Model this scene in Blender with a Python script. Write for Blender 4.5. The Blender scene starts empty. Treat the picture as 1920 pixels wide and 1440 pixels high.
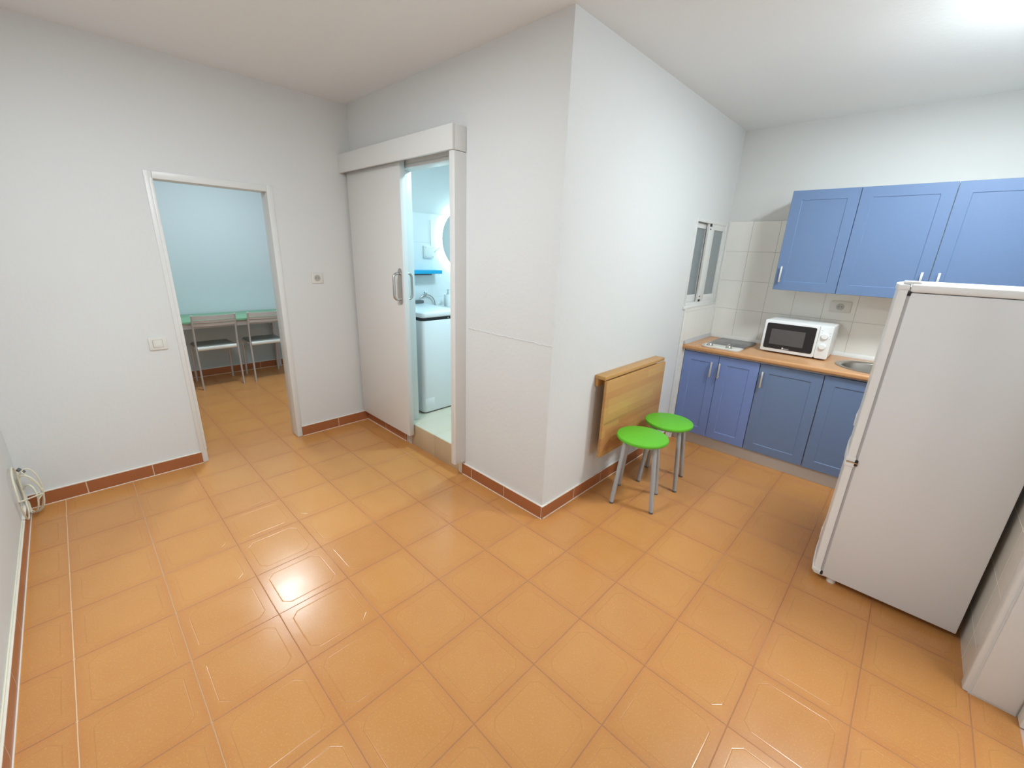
import bpy, bmesh, math, random
from mathutils import Vector, Matrix
PI = math.pi
COL = bpy.context.scene.collection
random.seed(4)

# ------------------------------------------------------------------ helpers
def N(nt, t, **kw):
    n = nt.nodes.new(t)
    for k, v in kw.items(): setattr(n, k, v)
    return n

def new_mat(name, rgb, rough=.5, metal=0., spec=.5):
    m = bpy.data.materials.new(name); m.use_nodes = True
    b = m.node_tree.nodes['Principled BSDF']
    b.inputs['Base Color'].default_value = (*rgb, 1)
    b.inputs['Roughness'].default_value = rough
    b.inputs['Metallic'].default_value = metal
    b.inputs['Specular IOR Level'].default_value = spec
    return m

def vary(m, scale=8., amt=.06, bump=0., bscale=None, detail=4., stretch=(1, 1, 1)):
    """small procedural colour mottling and surface unevenness"""
    nt = m.node_tree; b = nt.nodes['Principled BSDF']
    tc = N(nt, 'ShaderNodeTexCoord'); mp = N(nt, 'ShaderNodeMapping')
    mp.inputs['Scale'].default_value = stretch
    nt.links.new(tc.outputs['Object'], mp.inputs['Vector'])
    nz = N(nt, 'ShaderNodeTexNoise'); nz.inputs['Scale'].default_value = scale; nz.inputs['Detail'].default_value = detail
    nt.links.new(mp.outputs[0], nz.inputs['Vector'])
    c = b.inputs['Base Color'].default_value[:]
    mx = N(nt, 'ShaderNodeMix', data_type='RGBA')
    mx.inputs[6].default_value = tuple(x*(1-amt) for x in c[:3])+(1,)
    mx.inputs[7].default_value = tuple(min(1, x*(1+amt)) for x in c[:3])+(1,)
    nt.links.new(nz.outputs['Fac'], mx.inputs[0]); nt.links.new(mx.outputs[2], b.inputs['Base Color'])
    if bump:
        n2 = N(nt, 'ShaderNodeTexNoise'); n2.inputs['Scale'].default_value = bscale or scale; n2.inputs['Detail'].default_value = 6
        nt.links.new(mp.outputs[0], n2.inputs['Vector'])
        bp = N(nt, 'ShaderNodeBump'); bp.inputs['Strength'].default_value = bump; bp.inputs['Distance'].default_value = .01
        nt.links.new(n2.outputs['Fac'], bp.inputs['Height']); nt.links.new(bp.outputs[0], b.inputs['Normal'])
    return m

class G:
    """tiny expression builder for shader maths"""
    def __init__(s, nt): s.nt = nt
    def m(s, op, a, b=None, c=None):
        n = N(s.nt, 'ShaderNodeMath', operation=op)
        for i, v in enumerate((a, b, c)):
            if v is None: continue
            if isinstance(v, (int, float)): n.inputs[i].default_value = v
            else: s.nt.links.new(v, n.inputs[i])
        return n.outputs[0]
    def mix(s, f, a, b):
        n = N(s.nt, 'ShaderNodeMix', data_type='RGBA')
        for i, v in ((0, f), (6, a), (7, b)):
            if isinstance(v, (int, float)): n.inputs[i].default_value = v
            elif isinstance(v, tuple): n.inputs[i].default_value = (*v, 1)
            else: s.nt.links.new(v, n.inputs[i])
        return n.outputs[2]

def link(name, me, mat, parent=None):
    o = bpy.data.objects.new(name, me); COL.objects.link(o)
    for mm in (mat if isinstance(mat, (list, tuple)) else [mat]): me.materials.append(mm)
    if parent:
        o.parent = parent
        o.matrix_parent_inverse = Matrix.Translation(-parent.location) if parent.rotation_euler.z == 0 else parent.matrix_basis.inverted()
    return o

def tag(o, label=None, cat=None, group=None, kind=None):
    if label: o['label'] = label
    if cat: o['category'] = cat
    if group: o['group'] = group
    if kind: o['kind'] = kind
    return o

def thing(name, loc, label, cat, group=None, kind=None, rz=0):
    o = bpy.data.objects.new(name, None); COL.objects.link(o)
    o.location = loc; o.rotation_euler.z = rz; o.empty_display_size = .1
    return tag(o, label, cat, group, kind)

class MB:
    def __init__(s): s.bm = bmesh.new(); s.mi = 0
    def _mark(s, faces, smooth=False):
        for f in faces: f.material_index = s.mi; f.smooth = smooth
    def merge(s, b2, smooth=False):
        vm = {v: s.bm.verts.new(v.co) for v in b2.verts}
        for f in b2.faces:
            try: nf = s.bm.faces.new([vm[v] for v in f.verts])
            except ValueError: continue
            nf.material_index = s.mi; nf.smooth = smooth
        b2.free(); return s
    def box(s, x0, x1, y0, y1, z0, z1, bev=0., seg=2):
        b = bmesh.new(); bmesh.ops.create_cube(b, size=1)
        for v in b.verts:
            v.co = Vector(((x0+x1)/2+v.co.x*(x1-x0), (y0+y1)/2+v.co.y*(y1-y0), (z0+z1)/2+v.co.z*(z1-z0)))
        if bev: bmesh.ops.bevel(b, geom=b.edges[:], offset=bev, segments=seg, affect='EDGES', profile=.5)
        return s.merge(b)
    def prism(s, poly, axis, a0, a1, bev=0., seg=2, smooth=False):
        """poly: 2-D points in the two axes other than `axis` (in x,y,z order)"""
        b = bmesh.new()
        def P(p, a):
            q = list(p); q.insert('xyz'.index(axis), a); return Vector(q)
        v0 = [b.verts.new(P(p, a0)) for p in poly]; v1 = [b.verts.new(P(p, a1)) for p in poly]
        n = len(poly)
        c0 = b.faces.new(v0); c1 = b.faces.new(v1[::-1])
        for i in range(n): b.faces.new((v0[i], v1[i], v1[(i+1) % n], v0[(i+1) % n]))
        bmesh.ops.recalc_face_normals(b, faces=b.faces[:])
        if bev:
            es = list({e for c in (c0, c1) for e in c.edges})
            bmesh.ops.bevel(b, geom=es, offset=bev, segments=seg, affect='EDGES', profile=.5)
        return s.merge(b, smooth)
    def cyl(s, p0, p1, r, r1=None, n=24, smooth=True, caps=True):
        p0 = Vector(p0); p1 = Vector(p1); d = p1-p0; r1 = r if r1 is None else r1
        q = d.to_track_quat('Z', 'Y'); b = bmesh.new()
        A = [b.verts.new(p0+q@Vector((math.cos(2*PI*i/n)*r, math.sin(2*PI*i/n)*r, 0))) for i in range(n)]
        B = [b.verts.new(p1+q@Vector((math.cos(2*PI*i/n)*r1, math.sin(2*PI*i/n)*r1, 0))) for i in range(n)]
        for i in range(n):
            f = b.faces.new((A[i], A[(i+1) % n], B[(i+1) % n], B[i]))
        s.merge(b, smooth)
        if caps:
            b = bmesh.new()
            b.faces.new([b.verts.new(v) for v in [p0+q@Vector((math.cos(2*PI*i/n)*r, math.sin(2*PI*i/n)*r, 0)) for i in range(n)][::-1]])
            b.faces.new([b.verts.new(v) for v in [p1+q@Vector((math.cos(2*PI*i/n)*r1, math.sin(2*PI*i/n)*r1, 0)) for i in range(n)]])
            s.merge(b)
        return s
    def lathe(s, prof, c, axis='z', n=48, smooth=True):
        """prof: (radius, height) list, revolved round an axis through c"""
        b = bmesh.new(); c = Vector(c)
        Q = {'z': Matrix.Identity(3), 'x': Matrix(((0, 0, 1), (1, 0, 0), (0, 1, 0))), 'y': Matrix(((1, 0, 0), (0, 0, 1), (0, -1, 0)))}[axis]
        rings = []
        for r, h in prof:
            if r < 1e-6: rings.append([b.verts.new(c+Q@Vector((0, 0, h)))])
            else: rings.append([b.verts.new(c+Q@Vector((r*math.cos(2*PI*i/n), r*math.sin(2*PI*i/n), h))) for i in range(n)])
        for A, B in zip(rings, rings[1:]):
            for i in range(n):
                vs = [A[i % len(A)], A[(i+1) % len(A)], B[(i+1) % len(B)], B[i % len(B)]]
                u = []
                for v in vs:
                    if v not in u: u.append(v)
                if len(u) > 2: b.faces.new(u)
        bmesh.ops.recalc_face_normals(b, faces=b.faces[:])
        return s.merge(b, smooth)
    def tube(s, pts, r, n=10, closed=False, flat=None):
        """tube along points; flat = (ru, rv) makes an oval section"""
        pts = [Vector(p) for p in pts]; m = len(pts); b = bmesh.new(); rings = []
        up = None
        for i, p in enumerate(pts):
            if closed: t = (pts[(i+1) % m]-pts[i-1]).normalized()
            else: t = (pts[min(i+1, m-1)]-pts[max(i-1, 0)]).normalized()
            if up is None:
                up = Vector((0, 0, 1)) if abs(t.z) < .9 else Vector((1, 0, 0))
            u = t.cross(up)
            if u.length < 1e-5: u = t.orthogonal()
            u.normalize(); w = u.cross(t).normalized(); up = w
            ru, rv = flat or (r, r)
            rings.append([b.verts.new(p+u*math.cos(2*PI*k/n)*ru+w*math.sin(2*PI*k/n)*rv) for k in range(n)])
        pairs = list(zip(rings, rings[1:]))+([(rings[-1], rings[0])] if closed else [])
        for A, B in pairs:
            for k in range(n): b.faces.new((A[k], A[(k+1) % n], B[(k+1) % n], B[k]))
        if not closed: b.faces.new(rings[0][::-1]); b.faces.new(rings[-1])
        bmesh.ops.recalc_face_normals(b, faces=b.faces[:])
        return s.merge(b, True)
    def build(s, name, mat, parent=None):
        me = bpy.data.meshes.new(name); s.bm.to_mesh(me); s.bm.free()
        me.set_sharp_from_angle(angle=math.radians(40)) if hasattr(me, 'set_sharp_from_angle') else None
        return link(name, me, mat, parent)

def one(name, mat, parent=None, **k):
    return MB().box(*k.pop('b'), **k).build(name, mat, parent)

def arc(c, r, a0, a1, n):
    return [(c[0]+r*math.cos(a0+(a1-a0)*i/n), c[1]+r*math.sin(a0+(a1-a0)*i/n)) for i in range(n+1)]

def rrect(x0, x1, y0, y1, r, n=6):
    return arc((x1-r, y0+r), r, -PI/2, 0, n)+arc((x1-r, y1-r), r, 0, PI/2, n)+arc((x0+r, y1-r), r, PI/2, PI, n)+arc((x0+r, y0+r), r, PI, 1.5*PI, n)

# ------------------------------------------------------------------ dimensions (metres)
T = .31                       # floor tile
GX, GY = 2.1012, -1.6798      # a grout crossing
XC, YK, H = 2.127, 2.378, 2.56
YE, XR = -2.14, 3.958         # left wall, right wall
ZB = .18                      # bathroom floor height

# ------------------------------------------------------------------ materials
def plaster(name, rgb, bump=.25, scale=55):
    m = new_mat(name, rgb, .75, spec=.25)
    return vary(m, 1.3, .012, bump, scale, 3)

M = {}
M['wall'] = plaster('white_plaster', (.685, .692, .688), .07)
M['wall_rough'] = plaster('rough_white_plaster', (.685, .692, .688), .15, 42)
M['ceil'] = plaster('ceiling_paint', (.775, .79, .80), .10, 60)
M['room_wall'] = plaster('pale_plaster', (.565, .665, .705), .10)
M['white_gloss'] = vary(new_mat('white_lacquer', (.715, .715, .70), .35), 3, .01)
M['white_door'] = vary(new_mat('white_door_lacquer', (.70, .685, .665), .4), 3, .012)
M['plastic'] = vary(new_mat('white_plastic', (.80, .79, .76), .35), 20, .01)
M['cream_plastic'] = vary(new_mat('cream_plastic', (.68, .66, .61), .4), 20, .01)
M['steel'] = vary(new_mat('brushed_steel', (.55, .53, .50), .28, 1.), 30, .08, stretch=(1, 1, 20))
M['chrome'] = vary(new_mat('chrome', (.80, .81, .82), .12, 1.), 20, .02)
M['alu'] = vary(new_mat('satin_aluminium', (.78, .78, .77), .3, .75), 30, .03)
M['black'] = vary(new_mat('black_plastic', (.018, .018, .02), .35), 20, .1)
M['rubber'] = vary(new_mat('dark_grey_seal', (.12, .12, .125), .6), 20, .08)
M['grey_seal'] = vary(new_mat('grey_gasket', (.50, .50, .51), .6), 20, .05)
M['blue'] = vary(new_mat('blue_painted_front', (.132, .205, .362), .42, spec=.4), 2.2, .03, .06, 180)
M['blue2'] = vary(new_mat('violet_blue_front_light_boost', (.185, .262, .540), .42, spec=.4), 2.2, .03, .06, 180)  # wall-front paint lightened to offset dimmer light down here; violet hue its own
M['blue3'] = vary(new_mat('slate_blue_front_light_boost', (.150, .215, .360), .45, spec=.4), 2.2, .03, .06, 180)  # also lightened in colour to make up for the weaker light
M['carcass'] = vary(new_mat('white_melamine', (.78, .77, .74), .45), 6, .01)
M['plinth'] = vary(new_mat('grey_plinth', (.60, .58, .555), .5), 5, .05)
M['green'] = vary(new_mat('lime_green_seat', (.120, .470, .026), .45, spec=.4), 30, .03, .04, 160)
M['leggrey'] = vary(new_mat('grey_painted_steel', (.40, .43, .46), .42, .15), 30, .04)
M['fridge'] = vary(new_mat('white_fridge_enamel', (.76, .77, .785), .33, spec=.45), 4, .012, .03, 260)
M['fridge_trim'] = vary(new_mat('white_fridge_plastic', (.83, .84, .84), .3), 8, .01)
M['black_glass'] = vary(new_mat('black_glass', (.016, .014, .016), .1), 8, .1)
M['mesh_window'] = vary(new_mat('oven_window_mesh', (.085, .083, .083), .28), 200, .2)
M['hob_glass'] = vary(new_mat('grey_ceramic_glass', (.13, .13, .13), .22), 40, .12)
M['washer'] = vary(new_mat('white_appliance_enamel', (.80, .82, .83), .3), 6, .01)
M['ceramic'] = vary(new_mat('white_ceramic', (.84, .85, .85), .15), 6, .01)
M['walnut'] = vary(new_mat('brown_wood', (.30, .19, .13), .5), 14, .15, stretch=(1, 1, 8))
M['cyan'] = vary(new_mat('cyan_blue_lacquer', (.012, .36, .62), .4), 8, .03)
M['cable'] = vary(new_mat('cream_cable', (.72, .68, .54), .45), 20, .03)
M['chair_metal'] = vary(new_mat('grey_chair_enamel', (.56, .53, .52), .4, .25), 20, .04)
M['seat_pad'] = vary(new_mat('grey_green_vinyl', (.25, .29, .265), .45), 40, .06)
M['seat_edge'] = vary(new_mat('silver_seat_edge', (.74, .77, .75), .35), 20, .03)
M['table_green'] = vary(new_mat('green_laminate', (.190, .400, .245), .35), 12, .04)
M['table_leg'] = vary(new_mat('pale_grey_table_enamel', (.62, .60, .62), .4), 10, .03)
M['mirror'] = new_mat('mirror_silver', (.86, .88, .88), .02, 1.)
M['window_glass'] = vary(new_mat('frosted_grey_glass', (.23, .265, .28), .3, spec=.5), 14, .08, .1, 90)
M['caulk'] = vary(new_mat('white_caulk', (.80, .74, .66), .6), 40, .05)
M['bare_plaster'] = vary(new_mat('bare_plaster', (.60, .52, .46), .9), 60, .2, .9, 90)
M['socket_hole'] = vary(new_mat('socket_shadow_grey', (.46, .44, .41), .5), 20, .1)
M['pink_floor'] = vary(new_mat('pinkish_floor', (.60, .44, .38), .45), 20, .05)
M['water_clear'] = M['steel']

def led_mat(name, rgb, s):
    m = bpy.data.materials.new(name); m.use_nodes = True; nt = m.node_tree; nt.nodes.clear()
    e = N(nt, 'ShaderNodeEmission'); e.inputs[0].default_value = (*rgb, 1); e.inputs[1].default_value = s
    o = N(nt, 'ShaderNodeOutputMaterial'); nt.links.new(e.outputs[0], o.inputs[0]); return m
M['led'] = led_mat('led_strip', (.62, .93, 1.), 27)

def floor_mat():
    m = new_mat('terracotta_floor_tiles', (.6, .3, .1), .26, spec=.5)
    nt = m.node_tree; g = G(nt); b = nt.nodes['Principled BSDF']
    tc = N(nt, 'ShaderNodeTexCoord'); sp = N(nt, 'ShaderNodeSeparateXYZ'); nt.links.new(tc.outputs['Object'], sp.inputs[0])
    wob = N(nt, 'ShaderNodeTexNoise'); wob.inputs['Scale'].default_value = 6; nt.links.new(tc.outputs['Object'], wob.inputs['Vector'])
    w = g.m('MULTIPLY', g.m('SUBTRACT', wob.outputs['Fac'], .5), .003)
    def cell(o, g0):
        u = g.m('DIVIDE', g.m('ADD', g.m('SUBTRACT', o, g0), w), T)
        return g.m('FLOOR', u), g.m('MULTIPLY', g.m('ABSOLUTE', g.m('SUBTRACT', g.m('FRACT', u), .5)), T)
    ix, px = cell(sp.outputs[0], GX); iy, py = cell(sp.outputs[1], GY)
    mx = g.m('MAXIMUM', px, py)
    edge = g.m('SUBTRACT', T/2, mx)                       # distance to the joint
    # inner incised line: a square with cut corners
    sd = g.m('MAXIMUM', g.m('SUBTRACT', mx, T/2-.036), g.m('SUBTRACT', g.m('MULTIPLY', g.m('ADD', px, py), .7071), (T-.100)*.7071))
    sd2 = g.m('ABSOLUTE', sd)
    mr = N(nt, 'ShaderNodeMapRange', interpolation_type='SMOOTHSTEP'); nt.links.new(sd2, mr.inputs[0])
    mr.inputs[1].default_value = 0; mr.inputs[2].default_value = .0028; mr.inputs[3].default_value = 1; mr.inputs[4].default_value = 0
    line = mr.outputs[0]
    jr = N(nt, 'ShaderNodeMapRange', interpolation_type='SMOOTHSTEP'); nt.links.new(edge, jr.inputs[0])
    jr.inputs[1].default_value = .0010; jr.inputs[2].default_value = .0023; jr.inputs[3].default_value = 1; jr.inputs[4].default_value = 0
    joint = jr.outputs[0]
    # tile colour: per-tile shade, clouding, fine grain
    cv = N(nt, 'ShaderNodeCombineXYZ'); nt.links.new(ix, cv.inputs[0]); nt.links.new(iy, cv.inputs[1])
    wn = N(nt, 'ShaderNodeTexWhiteNoise', noise_dimensions='2D'); nt.links.new(cv.outputs[0], wn.inputs['Vector'])
    base = g.mix(wn.outputs['Value'], (.520, .226, .070), (.560, .252, .074))
    cl = N(nt, 'ShaderNodeTexNoise'); cl.inputs['Scale'].default_value = 7; cl.inputs['Detail'].default_value = 5
    nt.links.new(tc.outputs['Object'], cl.inputs['Vector'])
    cr = N(nt, 'ShaderNodeMapRange'); nt.links.new(cl.outputs['Fac'], cr.inputs[0]); cr.inputs[1].default_value = .3; cr.inputs[2].default_value = .7
    base = g.mix(g.m('MULTIPLY', cr.outputs[0], .38), base, (.580, .280, .088))
    gr = N(nt, 'ShaderNodeTexNoise'); gr.inputs['Scale'].default_value = 175; gr.inputs['Detail'].default_value = 2
    nt.links.new(tc.outputs['Object'], gr.inputs['Vector'])
    g1 = N(nt, 'ShaderNodeMapRange'); nt.links.new(gr.outputs['Fac'], g1.inputs[0]); g1.inputs[1].default_value = .55; g1.inputs[2].default_value = .75
    base = g.mix(g.m('MULTIPLY', g1.outputs[0], .6), base, (.66, .38, .13))
    # darker rim of each tile
    rim = N(nt, 'ShaderNodeMapRange', interpolation_type='SMOOTHSTEP'); nt.links.new(edge, rim.inputs[0])
    rim.inputs[1].default_value = .0; rim.inputs[2].default_value = .045; rim.inputs[3].default_value = .32; rim.inputs[4].default_value = 0
    base = g.mix(rim.outputs[0], base, (.475, .178, .062))
    base = g.mix(g.m('MULTIPLY', line, .30), base, (.36, .15, .055))
    # joints: pale cement near the left wall, brown dirt elsewhere
    lt = N(nt, 'ShaderNodeMapRange'); nt.links.new(sp.outputs[1], lt.inputs[0]); lt.inputs[1].default_value = -1.62; lt.inputs[2].default_value = -1.75
    pt = N(nt, 'ShaderNodeTexNoise'); pt.inputs['Scale'].default_value = 1.7; nt.links.new(tc.outputs['Object'], pt.inputs['Vector'])
    p2 = N(nt, 'ShaderNodeMapRange'); nt.links.new(pt.outputs['Fac'], p2.inputs[0]); p2.inputs[1].default_value = .60; p2.inputs[2].default_value = .72
    ycol = g.m('GREATER_THAN', py, g.m('SUBTRACT', T/2, .004))    # only the joints that run along x are pale by the wall
    pale = g.m('MAXIMUM', g.m('MULTIPLY', lt.outputs[0], ycol), g.m('MULTIPLY', p2.outputs[0], .55))
    jc = g.mix(pale, (.335, .145, .065), (.80, .60, .38))
    col = g.mix(g.m('MULTIPLY', joint, .72), base, jc)
    nt.links.new(col, b.inputs['Base Color'])
    rgh = g.m('ADD', g.m('ADD', .175, g.m('MULTIPLY', cl.outputs['Fac'], .10)), g.m('MULTIPLY', joint, .4))
    nt.links.new(rgh, b.inputs['Roughness'])
    hgt = g.m('SUBTRACT', g.m('SUBTRACT', g.m('MULTIPLY', gr.outputs['Fac'], .035), g.m('MULTIPLY', line, .24)), joint)
    lw = N(nt, 'ShaderNodeTexNoise'); lw.inputs['Scale'].default_value = 5; nt.links.new(tc.outputs['Object'], lw.inputs['Vector'])
    hgt = g.m('ADD', hgt, g.m('MULTIPLY', lw.outputs['Fac'], .6))
    bp = N(nt, 'ShaderNodeBump'); bp.inputs['Strength'].default_value = .55; bp.inputs['Distance'].default_value = .0022
    nt.links.new(hgt, bp.inputs['Height']); nt.links.new(bp.outputs[0], b.inputs['Normal'])
    return m
M['floor'] = floor_mat()

def tile_mat(name, rgb, grout, ax, du, dv, u0, v0, w=.0016, rough=.22, var=.02):
    """glazed tiles; ax = the two object axes the grid lies in"""
    m = new_mat(name, rgb, rough); nt = m.node_tree; g = G(nt); b = nt.nodes['Principled BSDF']
    tc = N(nt, 'ShaderNodeTexCoord'); sp = N(nt, 'ShaderNodeSeparateXYZ'); nt.links.new(tc.outputs['Object'], sp.inputs[0])
    idx = []; ed = []
    for a, d, o in ((ax[0], du, u0), (ax[1], dv, v0)):
        if d is None: continue
        u = g.m('DIVIDE', g.m('SUBTRACT', sp.outputs['xyz'.index(a)], o), d); idx.append(g.m('FLOOR', u))
        ed.append(g.m('MULTIPLY', g.m('SUBTRACT', .5, g.m('ABSOLUTE', g.m('SUBTRACT', g.m('FRACT', u), .5))), d))
    e = ed[0] if len(ed) == 1 else g.m('MINIMUM', *ed)
    mr = N(nt, 'ShaderNodeMapRange', interpolation_type='SMOOTHSTEP'); nt.links.new(e, mr.inputs[0])
    mr.inputs[1].default_value = w*.5; mr.inputs[2].default_value = w*1.3; mr.inputs[3].default_value = 1; mr.inputs[4].default_value = 0
    cv = N(nt, 'ShaderNodeCombineXYZ')
    for i, q in enumerate(idx): nt.links.new(q, cv.inputs[i])
    wn = N(nt, 'ShaderNodeTexWhiteNoise', noise_dimensions='2D'); nt.links.new(cv.outputs[0], wn.inputs['Vector'])
    nz = N(nt, 'ShaderNodeTexNoise'); nz.inputs['Scale'].default_value = 9; nz.inputs['Detail'].default_value = 5; nt.links.new(tc.outputs['Object'], nz.inputs['Vector'])
    f = g.m('ADD', g.m('MULTIPLY', wn.outputs['Value'], .5), g.m('MULTIPLY', nz.outputs['Fac'], .5))
    c = g.mix(f, tuple(x*(1-var) for x in rgb), tuple(min(1, x*(1+var)) for x in rgb))
    nt.links.new(g.mix(mr.outputs[0], c, grout), b.inputs['Base Color'])
    nt.links.new(g.m('ADD', rough, g.m('MULTIPLY', mr.outputs[0], .4)), b.inputs['Roughness'])
    bp = N(nt, 'ShaderNodeBump'); bp.inputs['Strength'].default_value = .5; bp.inputs['Distance'].default_value = .002; bp.invert = True
    nt.links.new(mr.outputs[0], bp.inputs['Height']); nt.links.new(bp.outputs[0], b.inputs['Normal'])
    return m
ktile = ((.80, .79, .75), (.48, .46, .42))
M['tile_kitchen'] = tile_mat('kitchen_wall_tiles', *ktile, 'xz', .2065, .245, 2.324, 1.127)
M['tile_side'] = tile_mat('side_wall_tiles', *ktile, 'yz', .2065, .245, 2.37, 1.127, w=.001)
M['tile_right'] = tile_mat('right_wall_tiles', (.68, .66, .60), (.86, .84, .80), 'yz', .2065, .245, .545, .14)
M['tile_bath'] = tile_mat('bathroom_wall_tiles', (.78, .79, .79), (.66, .66, .64), 'yz', .205, .255, .745, .832, w=.0012)
M['tile_bath_floor'] = tile_mat('bathroom_floor_tiles', (.66, .60, .47), (.46, .40, .30), 'xy', .255, .33, 1.046, .0, w=.0022, var=.07)
M['step'] = vary(new_mat('step_tile_bounce_tint', (.52, .385, .245), .35), 9, .08)  # orange bounce off the main floor put into the riser colour

def wood_mat(name, a, bcol, stave_axis, across_axis, stave_w, stave_l, rough=.4):
    """finger-jointed staves"""
    m = new_mat(name, a, rough, spec=.4); nt = m.node_tree; g = G(nt); b = nt.nodes['Principled BSDF']
    tc = N(nt, 'ShaderNodeTexCoord'); sp = N(nt, 'ShaderNodeSeparateXYZ'); nt.links.new(tc.outputs['Object'], sp.inputs[0])
    v = g.m('DIVIDE', sp.outputs['xyz'.index(across_axis)], stave_w); iv = g.m('FLOOR', v)
    wn0 = N(nt, 'ShaderNodeTexWhiteNoise', noise_dimensions='1D'); nt.links.new(iv, wn0.inputs['W'])
    u = g.m('ADD', g.m('DIVIDE', sp.outputs['xyz'.index(stave_axis)], stave_l), g.m('MULTIPLY', wn0.outputs['Value'], 3.7)); iu = g.m('FLOOR', u)
    cv = N(nt, 'ShaderNodeCombineXYZ'); nt.links.new(iu, cv.inputs[0]); nt.links.new(iv, cv.inputs[1])
    wn = N(nt, 'ShaderNodeTexWhiteNoise', noise_dimensions='2D'); nt.links.new(cv.outputs[0], wn.inputs['Vector'])
    mp = N(nt, 'ShaderNodeMapping'); s = [40, 40, 40]; s['xyz'.index(stave_axis)] = 3; mp.inputs['Scale'].default_value = s
    nt.links.new(tc.outputs['Object'], mp.inputs['Vector'])
    ad = N(nt, 'ShaderNodeVectorMath', operation='ADD'); nt.links.new(mp.outputs[0], ad.inputs[0]); nt.links.new(wn.outputs['Color'], ad.inputs[1])
    nz = N(nt, 'ShaderNodeTexNoise'); nz.inputs['Scale'].default_value = 1; nz.inputs['Detail'].default_value = 4; nt.links.new(ad.outputs[0], nz.inputs['Vector'])
    c = g.mix(wn.outputs['Value'], a, bcol)
    c = g.mix(g.m('MULTIPLY', nz.outputs['Fac'], .35), c, tuple(x*.62 for x in bcol))
    nt.links.new(c, b.inputs['Base Color']); return m
M['birch'] = wood_mat('birch_staves', (.62, .38, .135), (.50, .235, .085), 'y', 'z', .052, .31)
M['stave'] = vary(new_mat('darker_birch_stave', (.44, .235, .085), .45), 30, .15, stretch=(1, .1, 1))
M['counter'] = wood_mat('beech_worktop', (.64, .335, .155), (.60, .31, .14), 'x', 'y', .35, 3., .28)

def bb_mat(name, axis, off):
    m = tile_mat(name, (.355, .122, .046), (.66, .48, .36), axis+'z', .32, None, off, 0, w=.0028, rough=.3, var=.16)
    return m

# ------------------------------------------------------------------ structure
def struct(name, mb, mat, label, cat, parent=None):
    o = mb.build(name, mat, parent)
    if not parent: tag(o, label, cat, kind='structure')
    return o

# floor of the room and of the room behind
fl = MB(); fl.box(-2.55, 4.085, YE-.1, 2.5, -.06, 0)
struct('floor', fl, M['floor'], 'glossy orange terracotta tile floor of the living room', 'floor')
struct('hallway_floor', MB().box(4.085, 5.6, YE-.1, 2.5, -.06, -.002), M['pink_floor'], 'pinkish floor beyond the white door jamb by the fridge', 'floor')
struct('ceiling', MB().box(-2.55, 5.6, YE-.1, 2.5, H, H+.06), M['ceil'], 'plain off-white ceiling over the whole room', 'ceiling')

DY0, DY1, DZ = -1.262, -.632, 1.885        # doorway in the back wall
wA = MB()
wA.box(-.12, 0, YE-.1, DY0, 0, H); wA.box(-.12, 0, DY1, 2.5, 0, H); wA.box(-.12, 0, DY0, DY1, DZ, H)
struct('wall_back', wA, M['wall'], 'white wall with the doorway, light switch and lone socket', 'wall')
BX0, BX1, BZ = .692, 1.372, 2.075            # bathroom opening in the middle wall
wB = MB()
wB.box(0, BX0, 0, .095, 0, H); wB.box(BX1, XC, 0, .095, 0, H); wB.box(BX0, BX1, 0, .095, BZ, H)
wBo = struct('wall_middle', wB, M['wall_rough'], 'white plaster wall holding the sliding door, up to the outer corner', 'wall')
# plaster lip where the lower render begins
rp = []
random.seed(8)
for i in range(41): rp.append((1.44+i*(XC-1.44)/40, -.0012, 1.065+random.uniform(-.004, .004)))
MB().tube(rp, .003, 6, flat=(.0018, .004)).build('plaster_ridge', M['wall_rough'], wBo)
WY0, WY1, WZ0, WZ1 = 1.655, 2.345, 1.165, 1.835   # window in the side wall
wC = MB()
wC.box(XC-.09, XC, .095, WY0, 0, H); wC.box(XC-.09, XC, WY1, YK, 0, H); wC.box(XC-.09, XC, WY0, WY1, 0, WZ0); wC.box(XC-.09, XC, WY0, WY1, WZ1, H)
struct('wall_side', wC, M['wall'], 'brightly lit white wall behind the fold-down table and stools', 'wall')
struct('wall_kitchen', MB().box(XC-.09, 4.08, YK, YK+.12, 0, H), M['wall'], 'white kitchen wall above the blue wall cabinets', 'wall')
struct('wall_left', MB().box(-2.55, 4.08, YE-.1, YE, 0, H), M['wall'], 'white wall at the far left edge beside the cable coil', 'wall')
wR = MB(); wR.box(XR, 4.08, .35, YK, 0, H); wR.box(XR, 4.08, YE, -.5, 0, H); wR.box(XR, 4.08, -.5, .35, 2.08, H)
struct('wall_right', wR, M['wall'], 'white wall beside the fridge ending at the entrance opening', 'wall')
struct('wall_far', MB().box(-2.55, -2.43, YE, 2.5, 0, H), M['room_wall'], 'pale blue-white wall behind the green table', 'wall')
struct('wall_study', MB().box(-2.43, -.12, 1.0, 1.1, 0, H), M['room_wall'], 'end wall of the room with the green table', 'wall')
struct('wall_bathroom', MB().box(1.75, 1.83, .095, 2.0, 0, H).box(0, 1.75, 2.0, 2.1, 0, H), M['wall'], 'inner walls of the small bathroom', 'wall')
struct('bathroom_ceiling', MB().box(0, 1.75, .095, 2.0, 2.385, 2.43), M['ceil'], 'lower ceiling inside the bathroom', 'ceiling')
struct('wall_hallway', MB().box(5.5, 5.6, YE, 2.5, 0, H).box(4.08, 5.5, .6, .7, 0, H).box(4.08, 5.5, -1.4, -1.3, 0, H), M['wall'], 'white hallway walls past the entrance opening', 'wall')
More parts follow.
